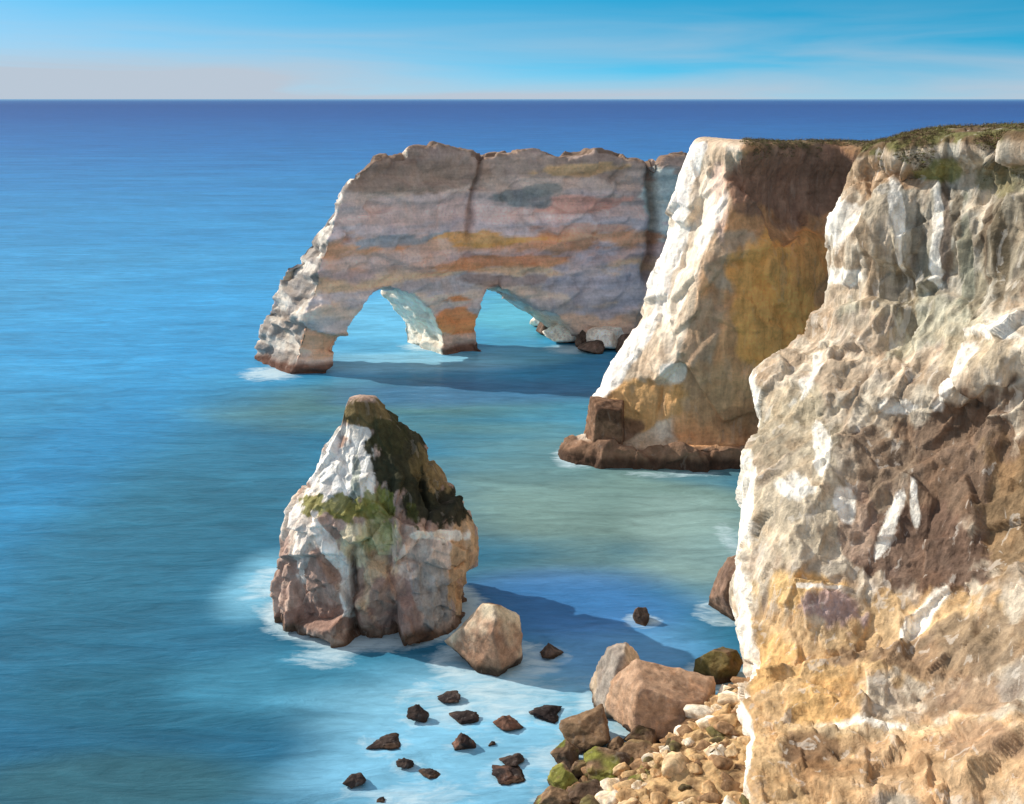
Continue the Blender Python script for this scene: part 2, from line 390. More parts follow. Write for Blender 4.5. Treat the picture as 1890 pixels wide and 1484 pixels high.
fis2 = np.exp(-((p[:, 0] - cx2 - .9 * fbm(p, (.15, .15, .15), 2, 26)) / 0.9) ** 2) * sstep(8, 12, p[:, 2]) * (n[:, 1] < .3)
d = d - 1.1 * fiss - 2.4 * fis2
V = p + n * d[:, None]
me.vertices.foreach_set('co', V.astype(np.float32).ravel()); me.update()
c1 = fbm(V, (.12, .12, .4), 4, 71); zz = V[:, 2] + 1.6 * fbm(V, (.08, .08, .2), 4, 72); c4 = fbm(V, (.25, .25, .9), 4, 75)
pal = [(228,200,184),(226,190,168),(240,204,176),(224,210,204),(242,218,198),(218,208,208),(242,208,174),(232,200,192),(240,186,150),(226,210,210),(244,214,204),(216,196,190),(232,206,190),(202,176,160),(180,156,142)]
pal = np.array([lin(q) for q in pal])
idx = np.clip((zz + 1.2 * c4) / 33 * len(pal), 0, len(pal) - 1.001)
b0 = idx.astype(int); fr = sstep(.25, .75, idx - b0)[:, None]
col = pal[b0] * (1 - fr) + pal[np.minimum(b0 + 1, len(pal) - 1)] * fr
B = lambda u, v, ru, rv, rgb, k=1.0, y=172: blob(col, V, c1 + .6 * c4, u, v, ru, rv, y, rgb, k, .6)
col = B(760, 325, 120, 30, (172, 148, 132), .85)
col = B(720, 440, 90, 12, (164, 176, 186), .9)
col = B(890, 450, 90, 14, (248, 188, 110), .85)
col = B(1060, 315, 80, 12, (244, 200, 146), .8)
col = B(1080, 385, 90, 14, (250, 188, 166), .85)
col = B(1090, 430, 100, 10, (246, 194, 170), .8)
col = B(960, 375, 50, 16, (152, 158, 158), .9)
col = B(1000, 355, 30, 10, (156, 160, 156), .8)
col = B(920, 490, 130, 12, (240, 168, 118), .8)
col = B(740, 470, 120, 22, (240, 212, 200), .7)
col = B(845, 590, 40, 34, (244, 160, 98), .9)
col = B(600, 600, 40, 30, (236, 176, 132), .7)
col = B(930, 525, 70, 10, (180, 156, 148), .8)
col = B(1120, 540, 80, 60, (214, 206, 214), .75)
col = B(1240, 370, 36, 80, (226, 238, 232), .9)
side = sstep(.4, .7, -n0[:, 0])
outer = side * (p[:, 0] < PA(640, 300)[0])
col = mixc(col, lin((255, 242, 220)), side * .95)  # left-facing walls whitened as painted sunlight inside the openings
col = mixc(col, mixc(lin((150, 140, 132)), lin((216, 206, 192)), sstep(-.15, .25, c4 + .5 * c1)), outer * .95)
col = mixc(col, lin((130, 108, 90)), sstep(.6, .85, n0[:, 2]) * sstep(24, 27, V[:, 2]) * .8)
col = mixc(col, lin((108, 84, 74)), np.clip(fiss + fis2, 0, 1) * .6)
wet = 1 - sstep(.8, 2.0, V[:, 2] + 1.0 * c1)
col = mixc(col, lin((112, 80, 66)), wet * (1 - .7 * side * (1 - outer)))
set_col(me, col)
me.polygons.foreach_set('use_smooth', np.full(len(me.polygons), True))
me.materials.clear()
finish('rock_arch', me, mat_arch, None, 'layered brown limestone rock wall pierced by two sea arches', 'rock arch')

# ================================================================== SEA STACK
srows = [(646,694,736),(640,706,750),(632,750,790),(602,788,840),(594,806,870),(568,840,920),(556,864,962),(534,860,1030),(527,862,1090),(530,858,1130),(538,856,1170)]
YC = 81.5
SR = []
for (ul, ur, v) in srows:
    A_, B_ = P(ul, v, YC), P(ur, v, YC)
    SR.append([A_[2], A_[0], B_[0]])
SR = np.array(SR)
zs = np.linspace(SR[0, 0], SR[-1, 0], 260)
xl = np.interp(zs, SR[::-1, 0], SR[::-1, 1]); xr = np.interp(zs, SR[::-1, 0], SR[::-1, 2])
na = 460; th = np.linspace(0, 2 * math.pi, na)
G = np.zeros((len(zs), na, 3)); HX = np.zeros((len(zs) + 1, na))
for i, z in enumerate(zs):
    hx = (xr[i] - xl[i]) / 2; cxx = (xr[i] + xl[i]) / 2
    ct, st = np.cos(th), np.sin(th)
    e = 0.85
    G[i, :, 0] = cxx + hx * np.sign(ct) * np.abs(ct) ** e
    G[i, :, 1] = YC + hx * .78 * np.sign(st) * np.abs(st) ** e
    G[i, :, 2] = z; HX[i + 1] = hx
G = np.concatenate([np.repeat(G[:1].mean(1, keepdims=True), na, 1) + np.array([0, 0, .3]), G], 0)
R, C = G.shape[:2]; N = -grid_normals(G)
p = G.reshape(-1, 3); n = N.reshape(-1, 3)
ctr = np.stack([np.repeat(np.concatenate([[0], (xl + xr) / 2]), C), np.full(len(p), YC)], 1)
if np.mean(np.sum((p[:, :2] - ctr) * n[:, :2], 1)[C * 3:]) < 0: n = -n
n[:C] = (0, 0, 1)
n = n.reshape(R, C, 3); avg = n[:, 0] + n[:, -1]; avg /= np.linalg.norm(avg, axis=1, keepdims=True) + 1e-9
n[:, 0] = avg; n[:, -1] = avg; n = n.reshape(-1, 3)
amp = np.clip(HX.ravel() / 6.0, .0, 1) * (1 - .3 * np.clip(np.abs(n[:, 0]), 0, 1) ** 4)
fA = facets(p, (.2, .2, .15), 229, .6, 1.1, .03, .08, .08); fB = facets(p, (.46, .46, .36), 239, .9, 1.0, .03, .08, .06)
d = (.1 * fbm(p, (.2,.2,.15), 3, 31) + 1.35 * fA + .8 * fB
     + .25 * facets(p, (1.2, 1.2, .9), 249, .9, .9, .05, .12) + .025 * fbm(p, (2.5, 2.5, 2), 3, 33))
gx = P(650, 1080, 77)[0]
gul = np.exp(-((p[:, 0] - gx - .05 * p[:, 2] - .4 * fbm(p, (.5, .5, .5), 2, 34)) / .35) ** 2) * (p[:, 1] < YC) * (1 - sstep(6, 9, p[:, 2]))
d = d - .8 * gul
V = p + n * (d * amp)[:, None]
ch = chart(p)
c1 = fbm(V, (.4, .4, .3), 4, 73); c2 = fbm(V, (1.0, 1.0, .5), 4, 74); c6 = fbm(V, (2.2, 2.2, 1.4), 4, 76)
cw = c1 + .8 * c2 + .5 * c6
col = mixc(lin((204, 178, 160)), lin((180, 152, 136)), sstep(-.3, .4, c2))
B = lambda u, v, ru, rv, rgb, k=1.0, y=78, sl=0., w=.36: cblob(col, ch, cw, u, v, ru, rv, rgb, k, w, .1, sl)
col = B(575, 1060, 50, 90, (180, 150, 134), .9)
col = B(565, 960, 34, 60, (230, 214, 196), .9)
col = B(690, 1010, 60, 60, (236, 222, 186), .95)
col = B(700, 1090, 40, 60, (222, 194, 162), .9)
col = B(790, 1030, 60, 50, (230, 208, 192), .95)
col = B(730, 1120, 46, 50, (160, 130, 118), .85)
col = B(800, 1090, 36, 60, (168, 164, 158), .8)
col = B(846, 1040, 22, 110, (208, 168, 122), .8)
col = B(600, 1140, 90, 22, (150, 118, 104), .8)
col = B(625, 875, 48, 80, (252, 246, 236), .98, sl=-.3)
col = B(580, 940, 20, 50, (248, 238, 226), .9, sl=-.5)
col = B(612, 1020, 13, 80, (252, 244, 232), .94, sl=.4)
col = B(634, 1080, 13, 56, (250, 242, 230), .92, sl=.2)
col = B(560, 1020, 10, 60, (240, 228, 214), .8, sl=-.3)
col = B(655, 890, 10, 60, (150, 156, 142), .85)
col = B(680, 880, 12, 80, (252, 246, 234), .95)
col = B(748, 860, 54, 120, (58, 58, 40), .98, sl=.25, w=.5)
col = B(780, 935, 66, 50, (54, 54, 40), .97, w=.5)
col = B(690, 765, 50, 30, (116, 100, 62), .95)
col = B(720, 800, 36, 40, (72, 70, 46), .95)
col = B(806, 870, 20, 34, (146, 124, 86), .9, sl=.4, w=.5)
col = B(770, 860, 14, 30, (110, 96, 64), .8, w=.7)
col = B(760, 950, 18, 30, (88, 90, 48), .7, w=.6)
col = B(630, 940, 60, 26, (138, 134, 66), .92, sl=1., w=.6)
col = B(712, 945, 32, 40, (142, 142, 76), .85, w=.8)
col = B(690, 985, 30, 30, (206, 198, 146), .7, w=.7)
col = B(655, 798, 30, 13, (252, 246, 234), .95)
col = B(790, 988, 54, 10, (252, 244, 230), .92)
col = mixc(col, lin((104, 80, 66)), np.clip(gul, 0, 1) * .7)
wet = 1 - sstep(.3, 1.3, V[:, 2] + .9 * c1)
col = mixc(col, lin((104, 80, 64)), wet)
fq = grid_faces(R, C)
me = make_mesh('sea_stack', V, fq)
bm = bmesh.new(); bm.from_mesh(me); bmesh.ops.remove_doubles(bm, verts=bm.verts[:], dist=0.0001); bm.to_mesh(me); bm.free()
key = {tuple(np.round(v, 3)): i for i, v in enumerate(V.astype(np.float32).astype(float))}
cc = np.zeros((len(me.vertices), 3)); co = np.zeros(len(me.vertices) * 3, np.float32); me.vertices.foreach_get('co', co); co = co.reshape(-1, 3).astype(float)
for i, v in enumerate(co): 
    k = key.get(tuple(np.round(v, 3)))
    cc[i] = col[k] if k is not None else lin((150, 122, 100))
set_col(me, cc)
me.polygons.foreach_set('use_smooth', np.full(len(me.polygons), True))
bm = bmesh.new(); bm.from_mesh(me); bmesh.ops.recalc_face_normals(bm, faces=bm.faces[:]); bm.to_mesh(me); bm.free()
finish('sea_stack', me, mat_stack, None, 'pointed limestone sea stack with dark mossy crown standing in water', 'sea stack')

# ================================================================== BEACH TALUS
bz = [(-.8, [(900,1800),(980,1540),(1020,1440),(1110,1395),(1220,1375),(1290,1315),(1390,1265)]),
      (1.0, [(1040,1800),(1080,1550),(1120,1450),(1200,1400),(1270,1350),(1320,1300),(1400,1258)]),
      (2.9, [(1220,1800),(1230,1560),(1240,1440),(1280,1370),(1325,1310),(1360,1280),(1430,1250)]),
      (3.6, [(1600,1800),(1540,1560),(1520,1450),(1500,1380),(1490,1320),(1490,1280),(1520,1250)])]
ctrl = [[PZ(u, v, z) for (u, v) in r] for z, r in bz]
G = patch(ctrl, 50, 40); R, C, _ = G.shape
p = G.reshape(-1, 3)
V = p.copy(); V[:, 2] += .2 * fbm(p, (.6,.6,.6), 4, 91) + .5 * facets(p, (.9, .9, .9), 92, .8, .5, .1, .2) + .12 * fbm(p, (2.5,2.5,2.5), 3, 92)
c1 = fbm(V, (.8,.8,.8), 4, 93)
col = mixc(lin((96, 78, 58)), lin((196, 162, 116)), sstep(.5, 1.9, V[:, 2] + .5 * c1))
col = mixc(col, lin((112, 84, 58)), sstep(.1, .5, fbm(V, (1.2, 1.2, 1.2), 3, 98)) * .8)
col = mixc(col, lin((106, 104, 54)), sstep(.0, .4, fbm(V, (.5,.5,.5), 3, 94)) * (1 - sstep(1.8, 3.0, V[:, 2])) * .85)
fq = grid_faces(R, C)
me = make_mesh('beach', V, fq)
nz = vnormals(me)[:, 2].mean()
if nz < 0:
    me.flip_normals()
set_col(me, col)
finish('beach', me, mat_boulder, 'structure', 'rubble slope of ochre stones at the cliff foot', 'beach')
beachG = V.reshape(R, C, 3)

# ================================================================== BOULDERS
def rock_mesh(name, sx, sy, sz, seed, planes=13, sub=5, rot=0., taper=0., lean=0., rough=.05, colA=(170,140,112), colB=(120,94,72), wetz=None, base_z=0., extra=None, moss=0., hmin=.56, hmax=.82):
    rng = np.random.RandomState(seed)
    bm = bmesh.new(); bmesh.ops.create_icosphere(bm, subdivisions=sub, radius=1.0)
    me = bpy.data.meshes.new(name); bm.to_mesh(me); bm.free()
    co = np.zeros(len(me.vertices) * 3, np.float32); me.vertices.foreach_get('co', co); D = co.reshape(-1, 3).astype(float)
    D /= np.linalg.norm(D, axis=1, keepdims=True)
    nn = np.zeros((0, 3)); hh = np.zeros(0)
    if planes:
        k = np.arange(planes) + .5
        ph = np.arccos(1 - 2 * k / planes); tt = math.pi * (1 + 5 ** .5) * k + rng.uniform(0, 6)
        nn = np.stack([np.cos(tt) * np.sin(ph), np.sin(tt) * np.sin(ph), np.cos(ph)], 1) + rng.normal(size=(planes, 3)) * .28
        nn /= np.linalg.norm(nn, axis=1, keepdims=True)
        hh = rng.uniform(hmin, hmax, planes)
    if extra is not None:
        e = np.array(extra, float); en = e[:, :3] / np.linalg.norm(e[:, :3], axis=1, keepdims=True)
        nn = np.concatenate([nn, en]); hh = np.concatenate([hh, e[:, 3]])
    dots = D @ nn.T
    rr = np.where(dots > 1e-3, hh[None] / np.maximum(dots, 1e-3), 9)
    r = np.minimum(rr.min(1), 1.3)
    X = D * r[:, None]
    X /= np.abs(X).max(0)
    tp = 1 - taper * (X[:, 2] + 1) / 2
    X[:, 0] = X[:, 0] * tp + lean * (X[:, 2] + 1) / 2; X[:, 1] *= tp
    off = rng.uniform(0, 50, 3)
    q = X + off
    X += D * (rough * fbm(q, (1.6,) * 3, 4, 3) + rough * .5 * fbm(q, (6,) * 3, 3, 5))[:, None]
    X *= np.array([sx, sy, sz])
    c, s_ = math.cos(rot), math.sin(rot)
    x = X[:, 0] * c - X[:, 1] * s_; y = X[:, 0] * s_ + X[:, 1] * c; X[:, 0], X[:, 1] = x, y
    me.vertices.foreach_set('co', X.astype(np.float32).ravel())
    size = max(sx, sz)
    k = fbm(X + off, (1.2 / size,) * 3, 4, 8)
    col = mixc(lin(colA), lin(colB), sstep(-.2, .35, k))
    if moss > 0:
        col = mixc(col, lin((124, 126, 56)), sstep(.0, .3, fbm(X + off, (1.0 / size,) * 3, 3, 9)) * moss)
    if wetz is not None:
        col = mixc(col, lin((76, 60, 48)), 1 - sstep(wetz * .6, wetz * 1.4, X[:, 2] + base_z + .3 * size * .3 * k))
    set_col(me, col)
    me.polygons.foreach_set('use_smooth', np.full(len(me.polygons), True))
    me.update()
    return me
def place(u, vb, wpx, hpx, seed, label, z0=0., depth=.9, name='boulder', group=None, **kw):
    g = PZ(u, vb, z0); 
    scale = math.sqrt(g[1] ** 2 + (CAMH - z0) ** 2 + g[0] ** 2) / FPX
    w = wpx * scale * 1.08; H = hpx * scale * 1.0
    hy = w * .5 * depth
    el = math.atan2(CAMH, g[1])
    Hz = max(.35 * H, (H - .75 * hy * 1.0 * math.sin(el)) / math.cos(el))
    sz = Hz * .62; bzz = z0 + Hz * .38
    me = rock_mesh(name, w * .5, hy, sz, seed, base_z=bzz - z0, **kw)
    ob = finish(name, me, mat_boulder, None, label, 'boulder', group)
    ob.location = (g[0], g[1] + hy * .75, bzz)
    return ob, (g[0], g[1] + hy * .75, w * .5, hy)
foam_src = [(-11.2, 81.5, 8.0, 6.6, .8)]
ob, f = place(910, 1250, 200, 134, 12, 'large pale rounded boulder at the foot of the stack', planes=26, hmin=.72, hmax=.86, taper=.42, colA=(224,204,174), colB=(168,130,104), wetz=.9, moss=.12, lean=-.02, depth=.72); foam_src.append((*f, .6))
ob, f = place(1150, 1322, 132, 116, 27, 'grey and tan peaked boulder leaning beside a flat block', planes=0, lean=.05, colA=(206,180,150), colB=(150,138,126), wetz=.3, z0=.1, depth=.8,
              extra=[(-1,-.25,.42,.55),(.75,-.2,.65,.55),(-.1,-1,.3,.55),(0,1,.3,.6),(0,0,-1,.5),(.3,-.7,-.5,.7),(-.3,.1,1,.78)], rough=.06); foam_src.append((*f, .6))
ob, f = place(1228, 1374, 196, 124, 5, 'large low angular tan grey limestone block with flat side', z0=.3, planes=0, depth=.6, colA=(184,150,122), colB=(160,130,106), wetz=.25,
              extra=[(.3,-.16,1,.46),(-1,-.35,.1,.62),(-.12,-1,.12,.5),(1,-.3,.05,.75),(.62,-.55,-.75,.6),(-.55,-.3,-.9,.6),(0,1,.15,.6),(0,0,-1,.6),(-.75,-.1,.7,.72),(.6,-.9,.1,.6)], rough=.045); foam_src.append((*f, .6))
ob, f = place(1330, 1268, 100, 74, 31, 'low angular dark brown boulder beside the cliff foot', planes=12, taper=.3, colA=(122,98,74), colB=(88,70,54), wetz=.6, moss=.3); foam_src.append((*f, .6))
ob, f = place(1350, 1148, 104, 122, 33, 'dark brown boulder leaning against the cliff base', planes=12, taper=.35, colA=(134,108,90), colB=(104,82,70), wetz=.4, lean=.15); foam_src.append((*f, .5))
ob, f = place(1122, 812, 74, 74, 35, 'dark square block on the end of the rock ledge', planes=0, z0=2.6, depth=.8, colA=(132,102,80), colB=(98,74,58),
              extra=[(.1,-.1,1,.6),(-1,-.2,.15,.6),(-.1,-1,.1,.6),(1,-.2,.1,.6),(0,1,0,.6),(0,0,-1,.6),(-.6,-.6,.6,.8)], rough=.06)
for (u, v, w, h, s_) in [(1015,1221,64,32,41),(1186,1156,58,36,42)]:
    ob, f = place(u, v, w, h, s_, 'small dark pointed rock breaking the water', planes=9, taper=.7, colA=(106,88,76), colB=(80,68,60), wetz=.3); foam_src.append((*f, .5))
for (u, v, w, h, s_, pale) in [(1040,636,86,46,46,1),(1076,644,40,40,47,0),(1120,650,110,50,48,1),(1160,656,60,40,49,0),(1012,620,50,34,50,0),(1095,654,60,26,51,0),(1000,606,46,36,52,1)]:
    ob, f = place(u, v, w, h, s_, 'cream limestone boulder at the foot of the arch wall' if pale else 'dark brown boulder at the foot of the arch wall', planes=12, taper=.3, group='boulders under the rock arch',
                  colA=(255,246,230) if pale else (120,98,84), colB=(236,218,196) if pale else (86,70,60), wetz=.3, sub=4)
small = [(825,1302,42,24),(772,1338,42,38),(852,1340,46,26),(938,1354,50,34),(1012,1337,62,28),(705,1390,60,26),(848,1390,42,36),(910,1378,14,10),(748,1424,34,26),(792,1440,38,18),(947,1420,44,26),(930,1452,64,26),(655,1462,44,34),(704,1482,16,10)]
for i, (u, v, w, h) in enumerate(small):
    red = i in (6, 3, 11)
    ob, f = place(u, v, w * 1.3, h * .92, 160 + i, 'small reddish brown rock awash in the shallows' if red else 'small dark rock awash in the shallows', sub=4, planes=9, hmin=.45, rough=.12, taper=.55, lean=random.Random(i).uniform(-.4, .4), name='rock', group='rocks in the shallows',
                  colA=(120,88,72) if red else (74,62,56), colB=(54,46,44), wetz=.12); ob['category'] = 'rock'; foam_src.append((*f, .4))
shore = [(1092,1392,124,74,0.1,0),(1118,1454,126,60,.3,1),(1050,1424,74,52,0,1),(1040,1474,84,50,0,1),(1175,1424,96,50,.6,0),(1030,1514,90,50,0,1),(1190,1388,76,46,.3,0),(1075,1440,50,34,.1,0),(1140,1400,50,36,.2,0),(1090,1500,90,50,.4,0),(1170,1480,70,40,1.0,1)]
for i, (u, v, w, h, z, ms) in enumerate(shore):
    ob, f = place(u, v, w, h, 90 + i, 'mossy green and brown boulder at the water edge' if ms else 'dark brown angular boulder at the water edge', z0=z, planes=14, rough=.07, taper=.3, group='boulders at the shore',
                  colA=(134,108,82) , colB=(88,70,56), wetz=.4, moss=.85 if ms else .15); foam_src.append((*f, .4))
rng = np.random.RandomState(4)
cnt = 0
chb = chart(beachG.reshape(-1, 3)).reshape(R, C, 2)
while cnt < 288:
    i = rng.randint(10, 140); j = rng.randint(18, C - 8)
    q = beachG[i, j]
    if q[2] < .2 or chb[i, j, 0] > 1395 or chb[i, j, 1] > 1505: continue
    s_ = rng.choice([.24, .36, .5, .68, .9], p=[.22, .3, .28, .14, .06])
    kk_ = np.clip((q[2] - .5) / 1.6, .08, .7); r_ = rng.rand()
    pale = r_ < kk_
    cA, cB = [((240,226,202), (218,190,152)), ((222,192,150), (196,158,112)), ((206,170,124), (170,134,94))][rng.randint(3)] if pale else (((160,126,92), (122,94,68)) if rng.rand() < .6 else ((116,106,66), (90,76,54)))
    me = rock_mesh('stone', s_ * rng.uniform(.9, 1.5), s_ * rng.uniform(.8, 1.2), s_ * rng.uniform(.5, .85), 300 + cnt, sub=3, planes=9, hmin=.5, rot=rng.uniform(0, 3), colA=cA, colB=cB, rough=.08)
    ob = finish('stone', me, mat_boulder, None, 'pale sunlit stone on the rubble slope' if pale else 'brown stone on the rubble slope', 'stone', 'stones on the beach slope')
    ob.location = (q[0], q[1], q[2] + s_ * .08); cnt += 1

# ================================================================== SCRUB ON THE CLIFF TOPS
def scrub(name, pts, size, per, cols, label, seed):
    rng = np.random.RandomState(seed)
    n_ = len(pts); K = n_ * per
    base = np.repeat(pts, per, 0)
    dirv = rng.normal(size=(K, 3)); dirv[:, 2] = np.abs(dirv[:, 2]) * .6; dirv /= np.linalg.norm(dirv, axis=1, keepdims=True)
    cs = np.repeat(rng.uniform(.4, 1.4, n_), per)[:, None]
    cen = base + dirv * (size * cs * rng.uniform(.3, 1, (K, 1)))
    a = rng.normal(size=(K, 3)); a /= np.linalg.norm(a, axis=1, keepdims=True)
    b = np.cross(a, dirv); b /= np.linalg.norm(b, axis=1, keepdims=True) + 1e-6
    l = size * .42
    V = np.stack([cen - a * l * .5, cen + b * l * .35, cen + a * l * .6], 1).reshape(-1, 3)
    F = np.arange(K * 3).reshape(-1, 3)
    me = make_mesh(name, V, F, False)
    cl = np.array([lin(c) for c in cols]); ci = np.repeat(rng.randint(0, len(cols), n_), per)
    cc = cl[ci] * rng.uniform(.7, 1.2, (K, 1))
    set_col(me, np.repeat(cc, 3, 0))
    m = bpy.data.materials.get('scrub_leaf')
    if not m:
        m = bpy.data.materials.new('scrub_leaf'); m.use_nodes = True
        bs = m.node_tree.nodes['Principled BSDF']; bs.inputs['Roughness'].default_value = .8
        bs.inputs['Specular IOR Level'].default_value = .2
        at = m.node_tree.nodes.new('ShaderNodeAttribute'); at.attribute_name = 'Col'
        m.node_tree.links.new(at.outputs['Color'], bs.inputs['Base Color'])
    finish(name, me, m, 'stuff', label, 'scrub')
rng = np.random.RandomState(8)
cn = fbm(near_V, (.35,.35,.35), 3, 95)
cand = np.where((near_rowi > .6) & (near_rowi + 1.1 * cn < 1.45) & (near_V[:, 0] < 60))[0]
sel = rng.choice(cand, min(2600, len(cand)), replace=False)
scrub('scrub', near_V[sel], .26, 22, [(108,96,64),(116,110,66),(112,92,70),(88,76,54),(132,130,74)], 'low green and brown scrub along the cliff top', 1)
cn = fbm(mid_V, (.3,.3,.3), 3, 96)
cand = np.where((mid_rowi > 1.0) & (mid_rowi + .6 * cn < 2.1) & (mid_coli > 2.9) & (mid_coli < 6.6))[0]
sel = rng.choice(cand, min(1200, len(cand)), replace=False)
scrub('scrub', mid_V[sel], .34, 18, [(112,108,70),(118,114,72),(112,94,70),(92,84,60)], 'low scrub on top of the headland', 2)

# ================================================================== SEA
def axis(a, b, st, lo, hi, g=1.07):
    c = list(np.arange(a, b, st)); x, s_ = b, st
    while x < hi: c.append(x); s_ *= g; x += s_
    c.append(hi); x, s_ = a, st; l = []
    while True:
        s_ *= g; x -= s_
        if x <= lo: break
        l.append(x)
    l.append(lo)
    return np.array(l[::-1] + c)
X = axis(-75, 45, .55, -25000, 25000, 1.06); Y = axis(40, 210, .55, -600, 30000, 1.04)
xx, yy = np.meshgrid(X, Y)
V = np.stack([xx.ravel(), yy.ravel(), np.zeros(xx.size)], 1)
q = V.copy(); q[:, 2] = 0
w1 = fbm(q, (.012, .05, 1), 4, 101); w2 = fbm(q, (.05, .16, 1), 4, 102)
ly = np.log(np.maximum(V[:, 1], 20))
stops = [(20,(38,90,116)),(50,(40,96,122)),(62,(42,104,136)),(80,(48,112,142)),(105,(50,116,144)),(135,(54,130,166)),(170,(62,146,190)),(230,(66,154,202)),(330,(56,144,196)),(600,(44,126,184)),(1000,(34,108,172)),(2500,(24,84,152)),(6000,(24,76,142)),(12000,(44,96,156)),(30000,(110,160,196))]  # farthest stops turn paler: aerial haze painted into the sea colour
ls = np.log([s[0] for s in stops]); lc = np.array([lin(s[1]) for s in stops])
col = np.stack([np.interp(ly + .12 * w1, ls, lc[:, k]) for k in range(3)], 1)
def sblob(u, v, ru, rv, rgb, k=1.0, soft=.5, w=.35):
    global col
    c = PZ(u, v); xa = PZ(u + ru, v); ya = PZ(u, v - rv); yb = PZ(u, v + rv)
    rx = xa[0] - c[0]; ry = (ya[1] - yb[1]) / 2; cy_ = (ya[1] + yb[1]) / 2
    qq = np.sqrt(((V[:, 0] - c[0]) / rx) ** 2 + ((V[:, 1] - cy_) / ry) ** 2) + w * w2
    col = mixc(col, lin(rgb), (1 - sstep(1 - soft, 1 + soft, qq)) * k)
sblob(250, 620, 260, 130, (56, 152, 206), .8, .8)
sblob(60, 900, 140, 260, (50, 140, 192), .7, .8)
sblob(350, 980, 190, 170, (46, 104, 126), .7, .8)
sblob(780, 745, 330, 45, (90, 134, 136), .85)
sblob(1120, 930, 300, 110, (120, 150, 144), .95)
sblob(1000, 830, 200, 60, (86, 132, 142), .6)
sblob(720, 600, 130, 60, (104, 186, 222), .85)
sblob(760, 668, 200, 18, (146, 202, 224), .85)  # painted strip of sunlit water between the arch and its shadow
sblob(960, 590, 120, 50, (92, 176, 194), .85)
sblob(980, 655, 120, 16, (112, 184, 208), .7)  # same painted sunlit strip, at the second opening
sblob(1290, 1010, 110, 80, (144, 174, 170), .7)
sblob(300, 1300, 300, 80, (42, 96, 116), .7)
sblob(200, 1440, 260, 60, (60, 104, 112), .7)
sblob(560, 1250, 200, 60, (72, 144, 174), .7)
sblob(950, 1330, 330, 110, (134, 194, 220), .9)
sblob(820, 1420, 240, 90, (122, 184, 214), .8)
sblob(1150, 1200, 200, 60, (102, 160, 210), .7)
sblob(1050, 1120, 200, 60, (66, 122, 184), .7)  # blue painted into the water along the stack's cast shadow
sblob(480, 1080, 70, 60, (126, 190, 216), .8)
sblob(900, 725, 260, 26, (60, 110, 160), .6)  # navy band painted where the arch shadow crosses the water
foam = np.zeros(len(V))
def fo(x, y, rx, ry, k, wd=.35):
    global foam
    dd = np.sqrt(((V[:, 0] - x) / rx) ** 2 + ((V[:, 1] - y) / ry) ** 2)
    dist = (dd - 1) * min(rx, ry)
    foam = np.maximum(foam, k * (1 - sstep(-.2, .6 + wd * min(rx, ry), dist)))
for (x, y, rx, ry, k) in foam_src: fo(x, y, rx, ry, k, .22)
def fpx(u, v, ru, rv, k):
    c = PZ(u, v); xa = PZ(u + ru, v); ya = PZ(u, v - rv); yb = PZ(u, v + rv)
    global foam
    dd = np.sqrt(((V[:, 0] - c[0]) / (xa[0] - c[0])) ** 2 + ((V[:, 1] - (ya[1] + yb[1]) / 2) / ((ya[1] - yb[1]) / 2)) ** 2)
    foam = np.maximum(foam, k * (1 - sstep(.2, 1.1, dd)))
fpx(490, 1085, 70, 60, .55); fpx(900, 1300, 260, 90, .58); fpx(1050, 1400, 120, 60, .6); fpx(600, 1215, 110, 30, .6)
fpx(500, 690, 90, 22, .75); fpx(790, 640, 80, 14, .7); fpx(1060, 845, 60, 30, .9); fpx(1060, 645, 90, 14, .75); fpx(1240, 875, 160, 12, .5)
fpx(1350, 1000, 40, 60, .5); fpx(760, 1480, 200, 60, .55); fpx(880, 1130, 60, 60, .4); fpx(1180, 1270, 160, 50, .58)
me = make_mesh('sea', V, grid_faces(len(Y), len(X)))
if vnormals(me)[:, 2].mean() < 0: me.flip_normals()
set_col(me, col)
fa = me.attributes.new('foam', 'FLOAT', 'POINT'); fa.data.foreach_set('value', foam.astype(np.float32))
m = bpy.data.materials.new('sea_water'); m.use_nodes = True; nt = m.node_tree; nt.nodes.clear(); L = nt.links.new
outm = nd(nt, 'ShaderNodeOutputMaterial'); df = nd(nt, 'ShaderNodeBsdfDiffuse'); gl = nd(nt, 'ShaderNodeBsdfGlossy'); mixs = nd(nt, 'ShaderNodeMixShader'); frn = nd(nt, 'ShaderNodeFresnel')
frn.inputs['IOR'].default_value = 1.33; gl.inputs['Roughness'].default_value = .25
L(df.outputs[0], mixs.inputs[1]); L(gl.outputs[0], mixs.inputs[2]); L(mixs.outputs[0], outm.inputs[0])
tc = nd(nt, 'ShaderNodeTexCoord'); at = nd(nt, 'ShaderNodeAttribute', attribute_name='Col'); af = nd(nt, 'ShaderNodeAttribute', attribute_name='foam')
def wn(sc, scale=1.0, detail=5, rough=.6, dist=.6):
    g = nd(nt, 'ShaderNodeMapping'); g.inputs['Scale'].default_value = sc; L(tc.outputs['Object'], g.inputs[0])
    n_ = nd(nt, 'ShaderNodeTexNoise'); n_.inputs['Scale'].default_value = scale; n_.inputs['Detail'].default_value = detail; n_.inputs['Roughness'].default_value = rough; n_.inputs['Distortion'].default_value = dist
    L(g.outputs[0], n_.inputs[0]); return n_.outputs['Fac']
def mrn(x, a, b, c, d_):
    n_ = nd(nt, 'ShaderNodeMapRange'); n_.inputs[1].default_value = a; n_.inputs[2].default_value = b; n_.inputs[3].default_value = c; n_.inputs[4].default_value = d_; L(x, n_.inputs[0]); return n_.outputs[0]
def mt(op, a, b):
    n_ = nd(nt, 'ShaderNodeMath', operation=op)
    for i, z in enumerate((a, b)):
        if isinstance(z, (int, float)): n_.inputs[i].default_value = z
        else: L(z, n_.inputs[i])
    return n_.outputs[0]
